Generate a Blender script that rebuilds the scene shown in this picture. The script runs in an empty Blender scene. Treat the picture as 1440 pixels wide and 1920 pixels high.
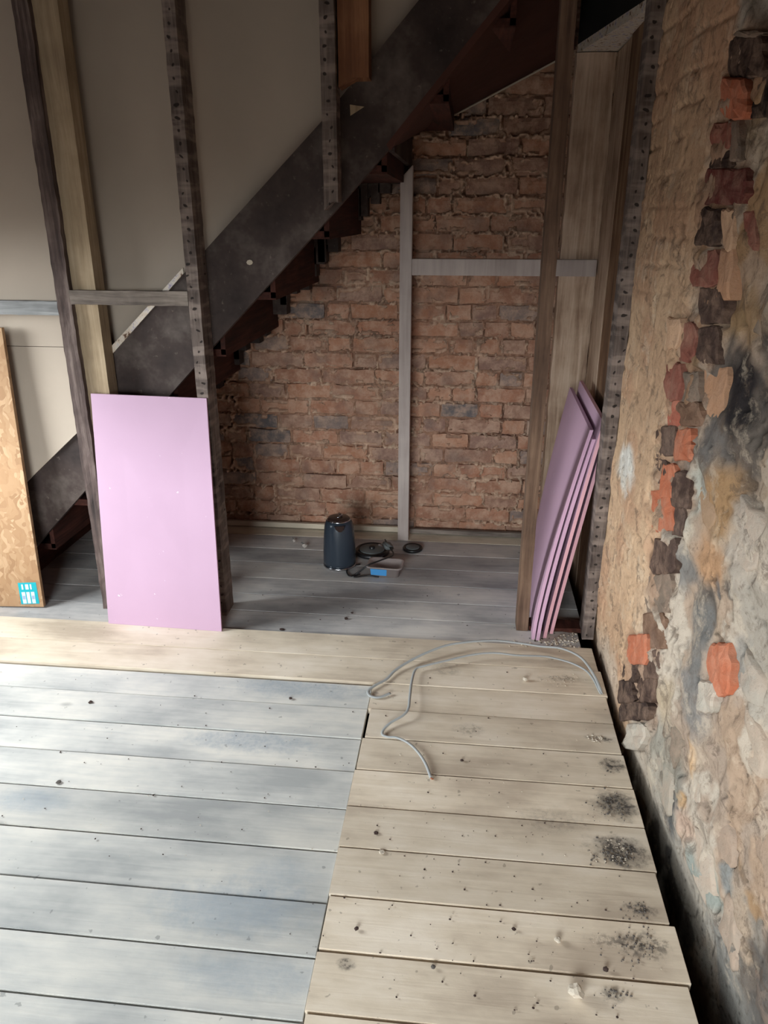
import bpy, bmesh, math, random
import numpy as np
from mathutils import Vector, Matrix, noise as mnoise

# ---------------------------------------------------------------- camera, sky, light, exposure
sc = bpy.context.scene
C = sc.collection
PITCH, YAW, FPX, EYE = math.radians(21.3), math.radians(6.04), 1420.0, 1.5
cd = bpy.data.cameras.new('camera'); cam = bpy.data.objects.new('camera', cd); C.objects.link(cam)
cam.location = (0, 0, EYE); cam.rotation_euler = (math.pi/2 - PITCH, 0, YAW)
cd.sensor_fit = 'VERTICAL'; cd.sensor_height = 36; cd.lens = FPX/1920*36; cd.clip_start = .02
sc.camera = cam

SKY = 31.0
WIN = (1.42, 2.34, 0.55, 1.52)          # window in the left wall: y0, y1, z0, z1
w = bpy.data.worlds.new('sky'); sc.world = w; w.use_nodes = True
nt = w.node_tree; nt.nodes.clear()
tc = nt.nodes.new('ShaderNodeTexCoord'); sp = nt.nodes.new('ShaderNodeSeparateXYZ')
cr = nt.nodes.new('ShaderNodeValToRGB'); bg = nt.nodes.new('ShaderNodeBackground'); wo = nt.nodes.new('ShaderNodeOutputWorld')
mr = nt.nodes.new('ShaderNodeMapRange'); mr.inputs[1].default_value = -.2; mr.inputs[2].default_value = .3
nt.links.new(tc.outputs['Generated'], sp.inputs[0]); nt.links.new(sp.outputs[2], mr.inputs[0]); nt.links.new(mr.outputs[0], cr.inputs[0])
e = cr.color_ramp.elements
e[0].position = .34; e[0].color = (.05, .045, .04, 1); e[1].position = .5; e[1].color = (.90, .97, .99, 1)
nt.links.new(cr.outputs[0], bg.inputs[0]); bg.inputs[1].default_value = SKY; nt.links.new(bg.outputs[0], wo.inputs[0])

def portal(name, loc, rot, sx, sy):
    l = bpy.data.lights.new(name, 'AREA'); l.shape = 'RECTANGLE'; l.size = sx; l.size_y = sy
    l.cycles.is_portal = True
    o = bpy.data.objects.new(name, l); C.objects.link(o); o.location = loc; o.rotation_euler = rot
    return o
portal('window_portal', (-2.52, (WIN[0]+WIN[1])/2, (WIN[2]+WIN[3])/2), (0, -math.pi/2, 0), WIN[3]-WIN[2], WIN[1]-WIN[0])
WIN2 = (-1.60, -.10, .55, 1.66)             # small window in the wall behind the camera: x0, x1, z0, z1
portal('rear_window_portal', ((WIN2[0]+WIN2[1])/2, -1.62, (WIN2[2]+WIN2[3])/2), (math.pi/2, 0, 0), WIN2[1]-WIN2[0], WIN2[3]-WIN2[2])
sc.view_settings.view_transform = 'Standard'; sc.view_settings.look = 'None'
sc.view_settings.gamma = 1; sc.view_settings.use_curve_mapping = False
sc.view_settings.exposure = 0.0

# ---------------------------------------------------------------- helpers
rnd = random.Random(7)
_fw = Vector((-math.sin(YAW)*math.cos(PITCH), math.cos(YAW)*math.cos(PITCH), -math.sin(PITCH)))
_rt = Vector((math.cos(YAW), math.sin(YAW), 0)); _up = _rt.cross(_fw)
def ray(x, y): return _fw + _rt*((x-720)/FPX) + _up*((960-y)/FPX)
def on_z(x, y, z=0):
    d = ray(x, y); return Vector((0, 0, EYE)) + d*((z-EYE)/d.z)
def on_y(x, y, Y):
    d = ray(x, y); return Vector((0, 0, EYE)) + d*(Y/d.y)
def wallx(Y): return .532 + max(0, min(1, (2.15-Y)/1.15))*.085
def on_wall(x, y):
    X = .55
    for _ in range(6):
        d = ray(x, y); p = Vector((0, 0, EYE)) + d*(X/d.x); X = wallx(p.y)
    return p

def srgb(c):
    return tuple((v/255/12.92 if v/255 <= .04045 else ((v/255+.055)/1.055)**2.4) for v in c)
class N:                                            # tiny node-tree writer
    def __init__(s, name):
        s.m = bpy.data.materials.new(name); s.m.use_nodes = True; s.t = s.m.node_tree
        s.b = s.t.nodes['Principled BSDF']; s.b.inputs['Specular IOR Level'].default_value = .3
    def n(s, typ, **k):
        o = s.t.nodes.new('ShaderNode'+typ)
        for a, v in k.items(): setattr(o, a, v)
        return o
    def l(s, a, b): s.t.links.new(a, b)
    def val(s, sock, v):
        if hasattr(v, 'is_output') or isinstance(v, bpy.types.NodeSocket): s.l(v, sock)
        else: sock.default_value = v
    def math(s, op, a, b=0.0, c=None):
        o = s.n('Math', operation=op); s.val(o.inputs[0], a); s.val(o.inputs[1], b)
        if c is not None: s.val(o.inputs[2], c)
        return o.outputs[0]
    def pos(s): return s.n('NewGeometry').outputs['Position']
    def obj(s): return s.n('TexCoord').outputs['Object']
    def mapping(s, v, scale=(1, 1, 1), loc=(0, 0, 0)):
        o = s.n('Mapping'); s.l(v, o.inputs[0]); o.inputs['Scale'].default_value = scale; s.val(o.inputs['Location'], loc); return o.outputs[0]
    def noise(s, v, scale, detail=4, rough=.55, dist=0):
        o = s.n('TexNoise'); s.l(v, o.inputs['Vector']); o.inputs['Scale'].default_value = scale
        o.inputs['Detail'].default_value = detail; o.inputs['Roughness'].default_value = rough; o.inputs['Distortion'].default_value = dist
        return o.outputs[0]
    def ramp(s, f, *stops):
        o = s.n('ValToRGB'); s.l(f, o.inputs[0]); e = o.color_ramp.elements
        while len(e) < len(stops): e.new(.5)
        for i, (p, c) in enumerate(stops):
            e[i].position = p; e[i].color = (*c, 1) if len(c) == 3 else c
        return o.outputs[0]
    def fac(s, f, a, b):                            # smooth 0..1 between a and b
        o = s.n('MapRange', interpolation_type='SMOOTHSTEP'); s.l(f, o.inputs[0]); o.inputs[1].default_value = a; o.inputs[2].default_value = b
        return o.outputs[0]
    def mix(s, f, a, b, mode='MIX'):
        o = s.n('Mix', data_type='RGBA', blend_type=mode); s.val(o.inputs[0], f)
        for k, v in ((6, a), (7, b)):
            if isinstance(v, tuple): v = (*v, 1) if len(v) == 3 else v
            s.val(o.inputs[k], v)
        return o.outputs[2]
    def bump(s, h, strength=.5, dist=.01):
        o = s.n('Bump'); o.inputs['Strength'].default_value = strength; o.inputs['Distance'].default_value = dist
        s.l(h, o.inputs['Height']); s.l(o.outputs[0], s.b.inputs['Normal'])
    def out(s, col, rough=.8, spec=None):
        s.val(s.b.inputs['Base Color'], (*col, 1) if isinstance(col, tuple) and len(col) == 3 else col)
        s.val(s.b.inputs['Roughness'], rough)
        if spec is not None: s.b.inputs['Specular IOR Level'].default_value = spec
        return s.m

def wood(name, dark, mid, light, axis=2, grain=60, rough=.85, bump=.4, stretch=.06, holes=False, world=True):
    m = N(name); p = m.pos() if world else m.obj()
    scl = [1, 1, 1]; scl[axis] = stretch
    info = m.n('ObjectInfo')
    off = m.n('CombineXYZ'); 
    for k in range(3): m.l(m.math('MULTIPLY', info.outputs['Random'], 9.0+k), off.inputs[k])
    v = m.mapping(p, tuple(scl), off.outputs[0])
    g = m.noise(v, grain, 6, .65, .4); b = m.noise(m.mapping(p, (1, 1, 1), off.outputs[0]), 5, 4)
    f = m.math('ADD', m.math('MULTIPLY', g, .6), m.math('MULTIPLY', b, .4))
    col = m.ramp(f, (.33, dark), (.5, mid), (.66, light))
    if holes:
        s = m.n('SeparateXYZ'); m.l(m.obj(), s.inputs[0])
        wob = m.noise(m.obj(), 12, 2)
        zz = m.math('MULTIPLY', m.math('SUBTRACT', m.math('FRACT', m.math('MULTIPLY', s.outputs[2], 1/.037)), .5), .037)
        xx = m.math('ADD', s.outputs[0], m.math('MULTIPLY', m.math('SUBTRACT', wob, .5), .085))
        d = m.math('SQRT', m.math('ADD', m.math('MULTIPLY', zz, zz), m.math('MULTIPLY', xx, xx)))
        hm = m.math('MULTIPLY', m.fac(m.math('ADD', d, m.math('MULTIPLY', m.math('SUBTRACT', m.noise(m.obj(), 55, 2), .5), .008)), .0062, .0035), .9)
        band = m.math('MULTIPLY', m.fac(m.noise(m.mapping(m.obj(), (.2, .2, 1)), 30, 3), .45, .65), .5)
        col = m.mix(band, col, tuple(min(1, c*1.5) for c in light)); col = m.mix(hm, col, (.012, .008, .007))
    m.bump(g, bump, .004)
    return m.out(col, rough)

def plain(name, col, var=.15, scale=8, rough=.8, bump=.2, spec=.3, metallic=0):
    m = N(name); p = m.pos(); f = m.noise(p, scale, 5, .6)
    c = m.ramp(f, (.3, tuple(v*(1-var) for v in col)), (.7, tuple(min(1, v*(1+var)) for v in col)))
    if bump: m.bump(m.noise(p, scale*12, 4), bump, .002)
    m.b.inputs['Metallic'].default_value = metallic
    return m.out(c, rough, spec)

def put(name, me, mat=None, parent=None, loc=(0, 0, 0)):
    o = bpy.data.objects.new(name, me); C.objects.link(o); o.location = loc
    if mat:
        if not me.materials: me.materials.append(mat)
    if parent: o.parent = parent
    return o
def mesh_bm(bm, name, smooth=False):
    me = bpy.data.meshes.new(name); bmesh.ops.recalc_face_normals(bm, faces=bm.faces[:]); bm.to_mesh(me); bm.free()
    if smooth: me.polygons.foreach_set('use_smooth', [True]*len(me.polygons))
    return me
def tag(o, label, cat=None, group=None, kind=None):
    o['label'] = label
    if cat: o['category'] = cat
    if group: o['group'] = group
    if kind: o['kind'] = kind
    return o
def empty(name, loc, label, cat=None, group=None, kind=None):
    o = bpy.data.objects.new(name, None); C.objects.link(o); o.location = loc; o.empty_display_size = .05
    return tag(o, label, cat, group, kind)
def child(name, me, mat, par):
    """me is in world coordinates; the child keeps its place under par"""
    me.transform(Matrix.Translation(-Vector(par.location)))
    return put(name, me, mat, par)
def box_bm(x0, x1, y0, y1, z0, z1, bev=0, bm=None):
    bm = bm or bmesh.new()
    vs = [bm.verts.new((x, y, z)) for x in (x0, x1) for y in (y0, y1) for z in (z0, z1)]
    fs = [bm.faces.new([vs[i] for i in q]) for q in ((0, 1, 3, 2), (4, 6, 7, 5), (0, 4, 5, 1), (2, 3, 7, 6), (0, 2, 6, 4), (1, 5, 7, 3))]
    if bev:
        es = {e for f in fs for e in f.edges}
        bmesh.ops.bevel(bm, geom=list(es), offset=bev, segments=2, affect='EDGES')
    return bm
def box(x0, x1, y0, y1, z0, z1, bev=0, name='box'): return mesh_bm(box_bm(x0, x1, y0, y1, z0, z1, bev), name)
def rough_beam(a, b, u, v, hw, hd, seg=40, jit=.002, name='beam', freq=25, seed=0):
    """timber from a to b; u, v the cross axes with half sizes hw, hd; slightly wandering edges"""
    a, b, u, v = Vector(a), Vector(b), Vector(u).normalized(), Vector(v).normalized()
    prof = [(-1, -1), (0, -1), (1, -1), (1, 0), (1, 1), (0, 1), (-1, 1), (-1, 0)]
    bm = bmesh.new(); rings = []
    for i in range(seg+1):
        c = a.lerp(b, i/seg); ring = []
        for k, (s, t) in enumerate(prof):
            p = c + u*hw*s + v*hd*t
            n = mnoise.noise_vector(p*freq + Vector((seed*3.1, k*5.7, 0)))
            ring.append(bm.verts.new(p + n*jit))
        rings.append(ring)
    for r, q in zip(rings, rings[1:]):
        for k in range(8): bm.faces.new((r[k], r[(k+1) % 8], q[(k+1) % 8], q[k]))
    bm.faces.new(rings[0][::-1]); bm.faces.new(rings[-1])
    return mesh_bm(bm, name)
def extrude_poly(pts, vec, name='slab', bev=0):
    bm = bmesh.new(); vec = Vector(vec)
    a = [bm.verts.new(p) for p in pts]; b = [bm.verts.new(Vector(p)+vec) for p in pts]; n = len(pts)
    bm.faces.new(a); bm.faces.new(b[::-1])
    for i in range(n): bm.faces.new((a[i], b[i], b[(i+1) % n], a[(i+1) % n]))
    if bev: bmesh.ops.bevel(bm, geom=bm.edges[:], offset=bev, segments=1, affect='EDGES')
    return mesh_bm(bm, name)
def lathe(prof, n=40, name='lathe', cap=True):
    bm = bmesh.new(); rings = []
    for r, z in prof: rings.append([bm.verts.new((r*math.cos(2*math.pi*k/n), r*math.sin(2*math.pi*k/n), z)) for k in range(n)])
    for p, q in zip(rings, rings[1:]):
        for k in range(n): bm.faces.new((p[k], p[(k+1) % n], q[(k+1) % n], q[k]))
    if cap: bm.faces.new(rings[0][::-1]); bm.faces.new(rings[-1])
    return mesh_bm(bm, name, True)
def smooth_path(pts, sub=8):
    P = [Vector(p) for p in pts]; P = [P[0]*2-P[1]]+P+[P[-1]*2-P[-2]]; out = []
    for i in range(1, len(P)-2):
        for k in range(sub):
            t = k/sub; a, b, c, d = P[i-1:i+3]
            out.append(.5*((2*b)+(c-a)*t+(2*a-5*b+4*c-d)*t*t+(3*b-a-3*c+d)*t**3))
    out.append(P[-2]); return out
def tube(pts, rx, ry=None, n=8, name='tube', sub=8):
    ry = ry or rx; P = smooth_path(pts, sub); bm = bmesh.new(); rings = []
    for i, p in enumerate(P):
        d = (P[min(i+1, len(P)-1)]-P[max(i-1, 0)]).normalized()
        s = d.cross(Vector((0, 0, 1)))
        s = s.normalized() if s.length > .05 else Vector((1, 0, 0)); t = s.cross(d)
        rings.append([bm.verts.new(p+s*rx*math.cos(2*math.pi*k/n)+t*ry*math.sin(2*math.pi*k/n)) for k in range(n)])
    for r, q in zip(rings, rings[1:]):
        for k in range(n): bm.faces.new((r[k], r[(k+1) % n], q[(k+1) % n], q[k]))
    bm.faces.new(rings[0][::-1]); bm.faces.new(rings[-1])
    return mesh_bm(bm, name, True)
def lump(r, seed, name='lump', squash=.6, sub=2):
    bm = bmesh.new(); bmesh.ops.create_icosphere(bm, subdivisions=sub, radius=1)
    for v in bm.verts:
        n = mnoise.noise(v.co*1.4+Vector((seed*7.3, seed, 0)))+.5*mnoise.noise(v.co*3.1+Vector((seed, 0, 9)))
        v.co *= (1+.45*n)*r; v.co.z *= squash
    zmin = min(v.co.z for v in bm.verts)
    for v in bm.verts: v.co.z -= zmin
    return mesh_bm(bm, name)

# numpy value noise for the two relief walls
def vnoise(u, v, seed):
    R = np.random.RandomState(seed).rand(256, 256)
    iu, iv = np.floor(u).astype(int), np.floor(v).astype(int); fu, fv = u-iu, v-iv
    fu, fv = fu*fu*(3-2*fu), fv*fv*(3-2*fv)
    g = lambda a, b: R[a % 256, b % 256]
    return (g(iu, iv)*(1-fu)+g(iu+1, iv)*fu)*(1-fv)+(g(iu, iv+1)*(1-fu)+g(iu+1, iv+1)*fu)*fv
def fbm(u, v, f, seed, o=4):
    s, a, t = 0, 1, 0
    for k in range(o): s = s+a*vnoise(u*f*2**k+17*k, v*f*2**k+5*k, seed+k); t += a; a *= .5
    return s/t
def sstep(x, a, b):
    t = np.clip((x-a)/(b-a), 0, 1); return t*t*(3-2*t)
def grid_mesh(name, P, col=None):
    """P: (nu, nv, 3) array"""
    nu, nv = P.shape[:2]; me = bpy.data.meshes.new(name)
    idx = np.arange(nu*nv).reshape(nu, nv)
    f = np.stack([idx[:-1, :-1], idx[1:, :-1], idx[1:, 1:], idx[:-1, 1:]], -1).reshape(-1, 4)
    me.vertices.add(nu*nv); me.vertices.foreach_set('co', P.reshape(-1).astype(np.float32))
    me.loops.add(f.size); me.loops.foreach_set('vertex_index', f.reshape(-1).astype(np.int32))
    me.polygons.add(len(f)); me.polygons.foreach_set('loop_start', np.arange(0, f.size, 4, dtype=np.int32))
    me.polygons.foreach_set('loop_total', np.full(len(f), 4, np.int32)); me.polygons.foreach_set('use_smooth', np.ones(len(f), bool))
    me.update(calc_edges=True)
    if col is not None:
        a = me.color_attributes.new('tint', 'FLOAT_COLOR', 'POINT')
        c = np.ones((nu*nv, 4), np.float32); c[:, :3] = col.reshape(-1, 3); a.data.foreach_set('color', c.reshape(-1))
    return me

# ---------------------------------------------------------------- materials
M = {}
def board_mat(name, c0, c1, c2, stains, stain_col, patches=(), patch_col=None, knot=.5):
    m = N(name); p = m.pos(); info = m.n('ObjectInfo'); off = m.n('CombineXYZ')
    for k in range(2): m.l(m.math('MULTIPLY', info.outputs['Random'], 7.0+k*3), off.inputs[k])
    v = m.mapping(p, (.05, 1, 1), off.outputs[0])
    g = m.noise(v, 55, 6, .6, .6); b = m.noise(m.mapping(p, (.5, 1, 1), off.outputs[0]), 4.5, 5, .6)
    f = m.math('ADD', m.math('MULTIPLY', g, .2), m.math('MULTIPLY', b, .8))
    col = m.ramp(f, (.38, c0), (.5, c1), (.62, c2))
    rv = m.n('HueSaturation'); m.l(col, rv.inputs['Color']); m.l(m.math('ADD', m.math('MULTIPLY', info.outputs['Random'], .2), .9), rv.inputs['Value'])
    col = rv.outputs[0]
    # knots and scuffs
    vo = m.n('TexVoronoi'); vo.inputs['Scale'].default_value = 5; m.l(m.mapping(p, (.6, 1, 1), off.outputs[0]), vo.inputs['Vector'])
    kn = m.fac(vo.outputs['Distance'], .09, .02); col = m.mix(m.math('MULTIPLY', kn, knot), col, tuple(c*.55 for c in c0))
    ns = m.noise(p, 70, 5, .7)
    sep = m.n('SeparateXYZ'); m.l(p, sep.inputs[0])
    def blob(x, y, rx, ry, soft, speck):
        dx = m.math('DIVIDE', m.math('SUBTRACT', sep.outputs[0], x), rx); dy = m.math('DIVIDE', m.math('SUBTRACT', sep.outputs[1], y), ry)
        d = m.math('SQRT', m.math('ADD', m.math('MULTIPLY', dx, dx), m.math('MULTIPLY', dy, dy)))
        d = m.math('ADD', d, m.math('MULTIPLY', m.math('SUBTRACT', m.noise(p, 22, 4, .7), .5), 1.5))
        return m.math('MULTIPLY', m.fac(d, 1.25, .35), m.math('ADD', soft, m.math('MULTIPLY', m.fac(ns, .42, .6), speck)))
    for s in stains: col = m.mix(m.math('MINIMUM', blob(*s), .95), col, stain_col)
    for s in patches: col = m.mix(blob(*s), col, patch_col)
    spk = m.fac(m.noise(p, 45, 2, .5), .70, .74); col = m.mix(m.math('MULTIPLY', spk, .5), col, tuple(c*.4 for c in c0))
    m.bump(m.math('ADD', g, m.math('MULTIPLY', ns, .3)), .25, .003)
    return m.out(col, .62, .3)
def fs(x, y, rx, ry, soft=.15, speck=.7):           # a stain seen at a photo pixel, on the floor
    p = on_z(x, y); return (p.x, p.y, rx, ry, soft, speck)
M['old_board'] = board_mat('old_grey_board', srgb((164, 165, 164)), srgb((192, 191, 187)), srgb((214, 210, 202)), [], (0, 0, 0),
    [fs(470, 1390, .22, .05, .35, .2), fs(430, 1700, .2, .08, .4, .1), fs(560, 1290, .25, .06, .3, .2), fs(480, 1830, .2, .05, .3, .1), fs(60, 1500, .12, .05, .3, .1), fs(520, 1640, .1, .06, .25, .1)], srgb((138, 152, 166)))
M['new_board'] = board_mat('new_beige_board', srgb((184, 168, 150)), srgb((212, 197, 177)), srgb((227, 214, 197)),
    [fs(1150, 1437, .042, .032, .4, .6), fs(1158, 1512, .068, .055, .6, .4), fs(1165, 1600, .08, .05, .5, .5), fs(1200, 1708, .04, .02, .1, .8), fs(1205, 1775, .06, .035, .05, .7), fs(1140, 1768, .05, .02, .0, .5), fs(1150, 1868, .03, .02, .2, .5),
     fs(1050, 1275, .08, .02, .1, .35), fs(1180, 1325, .08, .02, .1, .3), fs(1130, 1388, .05, .015, .1, .7), fs(1040, 1540, .1, .05, .1, .2), fs(835, 1258, .05, .04, .1, .2), fs(880, 1370, .05, .03, .1, .3), fs(650, 1810, .02, .015, .3, .6)], srgb((62, 58, 57)))
M['back_board'] = board_mat('dusty_back_board', srgb((152, 150, 150)), srgb((184, 180, 178)), srgb((208, 202, 196)), [], (0, 0, 0))
M['edge_board'] = board_mat('pale_edge_board', srgb((176, 166, 148)), srgb((206, 196, 178)), srgb((222, 212, 196)), [], (0, 0, 0))
M['dark_wood'] = wood('weathered_dark_stud', srgb((38, 31, 30)), srgb((84, 70, 66)), srgb((128, 113, 106)), bump=1.0)
M['holed_wood'] = wood('nail_marked_stud', srgb((52, 43, 41)), srgb((98, 86, 80)), srgb((132, 118, 110)), holes=True, bump=.8)
M['brown_wood'] = wood('brown_stud', srgb((62, 46, 38)), srgb((98, 76, 62)), srgb((126, 102, 84)))
M['pale_wood'] = wood('pale_planed_timber', srgb((122, 104, 84)), srgb((160, 140, 114)), srgb((188, 168, 142)), grain=40, bump=.2)
M['orange_wood'] = wood('orange_timber', srgb((78, 48, 34)), srgb((118, 78, 54)), srgb((150, 106, 76)), grain=30, bump=.2)
M['rail_wood'] = wood('grey_brown_rail', srgb((66, 58, 54)), srgb((118, 107, 99)), srgb((150, 138, 128)), axis=0)
M['grey_rail'] = wood('whitened_rail', srgb((112, 112, 112)), srgb((142, 142, 142)), srgb((166, 166, 164)), axis=0)
M['red_wood'] = wood('red_brown_stair_board', srgb((36, 17, 13)), srgb((62, 31, 23)), srgb((84, 46, 36)), axis=1)
M['post_white'] = wood('off_white_planed_timber', srgb((156, 142, 136)), srgb((176, 163, 157)), srgb((190, 178, 170)), grain=30, bump=.1)
M['pier_wood'] = wood('bleached_rough_timber', srgb((126, 98, 80)), srgb((182, 156, 134)), srgb((212, 188, 168)), grain=45, bump=.9)
M['side_board'] = wood('brown_wall_board', srgb((70, 48, 34)), srgb((112, 82, 60)), srgb((150, 122, 96)), grain=35, bump=.6)
M['panel'] = plain('off_white_lining_board', srgb((168, 154, 140)), .05, 2.5, .75, .1)
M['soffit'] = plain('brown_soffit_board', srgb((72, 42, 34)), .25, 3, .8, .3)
M['batten'] = plain('pale_wood_batten', srgb((188, 176, 158)), .12, 9, .8, .2)
M['ceiling'] = plain('dark_ceiling_boards', srgb((50, 30, 25)), .2, 4, .9, .3)
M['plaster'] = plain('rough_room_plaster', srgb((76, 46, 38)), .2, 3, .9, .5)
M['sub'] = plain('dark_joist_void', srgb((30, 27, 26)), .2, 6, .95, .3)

def stringer_mat():
    m = N('sooty_brown_stringer'); p = m.pos()
    a = m.noise(p, 4, 5, .65); b = m.noise(p, 40, 4, .7)
    c = m.ramp(a, (.32, srgb((38, 28, 26))), (.5, srgb((62, 50, 46))), (.68, srgb((98, 88, 82))))
    c = m.mix(m.math('MULTIPLY', m.fac(b, .62, .72), .35), c, srgb((130, 118, 108)))
    m.bump(b, .4, .003); return m.out(c, .7)
M['stringer'] = stringer_mat()
def splatter_mat():
    m = N('paint_flecked_ledge'); p = m.pos()
    c = m.ramp(m.noise(p, 38, 5, .7), (.36, srgb((96, 68, 52))), (.42, srgb((206, 188, 170))), (.55, srgb((214, 204, 192))), (.68, srgb((130, 116, 160))))
    return m.out(c, .8)
M['splatter'] = splatter_mat()
def pink_mat(name, col, spots=True):
    m = N(name); p = m.pos()
    c = m.ramp(m.noise(p, 2.2, 3), (.3, tuple(v*.95 for v in col)), (.7, tuple(min(1, v*1.05) for v in col)))
    if spots: c = m.mix(m.math('MULTIPLY', m.fac(m.noise(p, 60, 2), .745, .77), .6), c, srgb((235, 222, 232)))
    m.bump(m.noise(p, 130, 3), .1, .001); return m.out(c, .62, .25)
M['pink'] = pink_mat('pink_board_face', srgb((184, 152, 174)))
def scraped():
    m = N('scraped_pink_face'); p = m.pos(); c = m.ramp(m.noise(p, 2.2, 3), (.3, srgb((172, 140, 160))), (.7, srgb((186, 152, 172))))
    k = m.fac(m.noise(m.mapping(p, (1, 16, 2.2)), 7, 3, .6), .70, .73); c = m.mix(m.math('MULTIPLY', k, .7), c, srgb((225, 215, 226)))
    return m.out(c, .55, .3)
M['pink_scraped'] = scraped()
M['pink_edge'] = pink_mat('pink_board_edge', srgb((196, 158, 182)), False)
M['pink_rose'] = pink_mat('rose_board_edge', srgb((210, 160, 170)), False)
def osb_mat():
    m = N('strand_board'); p = m.obj()
    vo = m.n('TexVoronoi', feature='F1'); vo.inputs['Scale'].default_value = 48
    w_ = m.n('VectorMath', operation='ADD'); m.l(m.mapping(p, (1, 1, .45)), w_.inputs[0])
    nz = m.n('TexNoise'); nz.inputs['Scale'].default_value = 9; m.l(p, nz.inputs['Vector'])
    sc_ = m.n('VectorMath', operation='SCALE'); sc_.inputs['Scale'].default_value = .16; m.l(nz.outputs['Color'], sc_.inputs[0]); m.l(sc_.outputs[0], w_.inputs[1])
    m.l(w_.outputs[0], vo.inputs['Vector'])
    s = m.n('SeparateColor'); m.l(vo.outputs['Color'], s.inputs[0])
    c = m.ramp(s.outputs[0], (0, srgb((148, 114, 84))), (.35, srgb((160, 126, 94))), (.7, srgb((168, 136, 104))), (1, srgb((182, 150, 118))))
    st = m.noise(m.mapping(p, (1, 1, .15)), 90, 4); c = m.mix(m.math('MULTIPLY', m.fac(st, .55, .75), .3), c, srgb((140, 98, 62)))
    m.bump(s.outputs[1], .35, .002); return m.out(c, .75)
M['osb'] = osb_mat()
def brick_mat(name, strength=1):
    m = N(name); info = m.n('ObjectInfo'); p = m.pos()
    a = m.noise(p, 18, 5, .7); b = m.noise(p, 90, 4, .7); d = m.noise(p, 6, 3, .6)
    c = m.mix(m.math('MULTIPLY', m.fac(a, .35, .7), .72*strength), info.outputs['Color'], srgb((192, 160, 138)), 'MIX')
    c = m.mix(m.math('MULTIPLY', m.fac(d, .5, .72), .45*strength), c, srgb((104, 92, 88)))
    c = m.mix(m.math('MULTIPLY', m.fac(b, .55, .75), .3), c, srgb((66, 48, 42)))
    m.bump(m.math('ADD', a, m.math('MULTIPLY', b, .5)), .7, .006); return m.out(c, .9, .15)
M['brick'] = brick_mat('old_brick'); M['stone'] = brick_mat('wall_rubble', .4)
def relief_mat(name):
    m = N(name); at = m.n('VertexColor', layer_name='tint'); p = m.pos()
    a = m.noise(p, 30, 6, .7); b = m.noise(p, 120, 4, .7)
    f = m.math('ADD', m.math('MULTIPLY', a, .7), m.math('MULTIPLY', b, .3))
    k = m.ramp(f, (.3, (.66, .63, .60)), (.5, (1, 1, 1)), (.7, (1.0, 1.0, 1.0)))
    c = m.mix(1.0, at.outputs[0], k, 'MULTIPLY')
    big = m.noise(p, 9, 6, .75); c = m.mix(m.math('MULTIPLY', m.fac(big, .52, .64), .35), c, srgb((206, 188, 166)))
    c = m.mix(m.math('MULTIPLY', m.fac(m.noise(p, 13, 6, .8, .8), .53, .62), .55), c, srgb((92, 78, 68)))
    m.bump(f, .6, .006); return m.out(c, .92, .15)
M['relief'] = relief_mat('limewashed_masonry')

# ---------------------------------------------------------------- floor
EDGE = .517; SEAM = -.268
floor = empty('floor', (0, 0, 0), 'timber board floor: grey-blue old boards at left, beige new boards at right', kind='structure')
def plank(x0, x1, y0, y1, z, mat, g=.0022):
    me = box(x0, x1, y0+g, y1-g, z-.022, z, .0012, 'plank'); return child('plank', me, M[mat], floor)
left = [2.190, 2.056, 1.904, 1.754, 1.605, 1.456, 1.300, 1.159, 1.018, .877, .735]
while left[-1] > -1.5: left.append(left[-1]-.146)
for i, (b, a) in enumerate(zip(left, left[1:])): plank(-2.38, SEAM-.004, a, b, -.001 + .0015*math.sin(i*2.3), 'old_board', .0012 if i in (0, 1, 3) else .0026)
right = [2.200, 2.054, 1.907, 1.763, 1.615, 1.469, 1.322, 1.177, 1.034, .890, .745]
while right[-1] > -1.5: right.append(right[-1]-.146)
for i, (b, a) in enumerate(zip(right, right[1:])):
    plank(SEAM + rnd.uniform(-.004, .003) + (.006 if i == 1 else 0), EDGE + rnd.uniform(-.006, .008), a, b, .004+.001*math.sin(i*1.7), 'new_board', {0: .001, 6: .003, 7: .0045}.get(i, .0022))
plank(-2.38, EDGE+.002, 2.200, 2.352, .006, 'new_board', .0012); plank(-2.38, EDGE-.006, 2.352, 2.505, .0065, 'new_board', .0004)
back = [2.507, 2.668, 2.815, 2.97, 3.135, 3.292, 3.452, 3.60]
for i, (a, b) in enumerate(zip(back, back[1:])): plank(-2.38, .50 if i else .475, a, b, -.002, 'back_board' if i < 6 else 'edge_board')
sub = tag(put('trim_1', box(-2.4, .66, -1.6, 3.62, -.30, -.26)), 'dark ground in the void under the floor boards', kind='structure'); sub.data.materials.append(M['sub'])
for i, y in enumerate([-1.2, -.7, -.2, .3, .8, 1.3, 1.8, 2.3, 2.8, 3.3]):
    child('joist', box(-2.38, .44, y-.03, y+.03, -.17, -.025), M['dark_wood'], floor)

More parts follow.
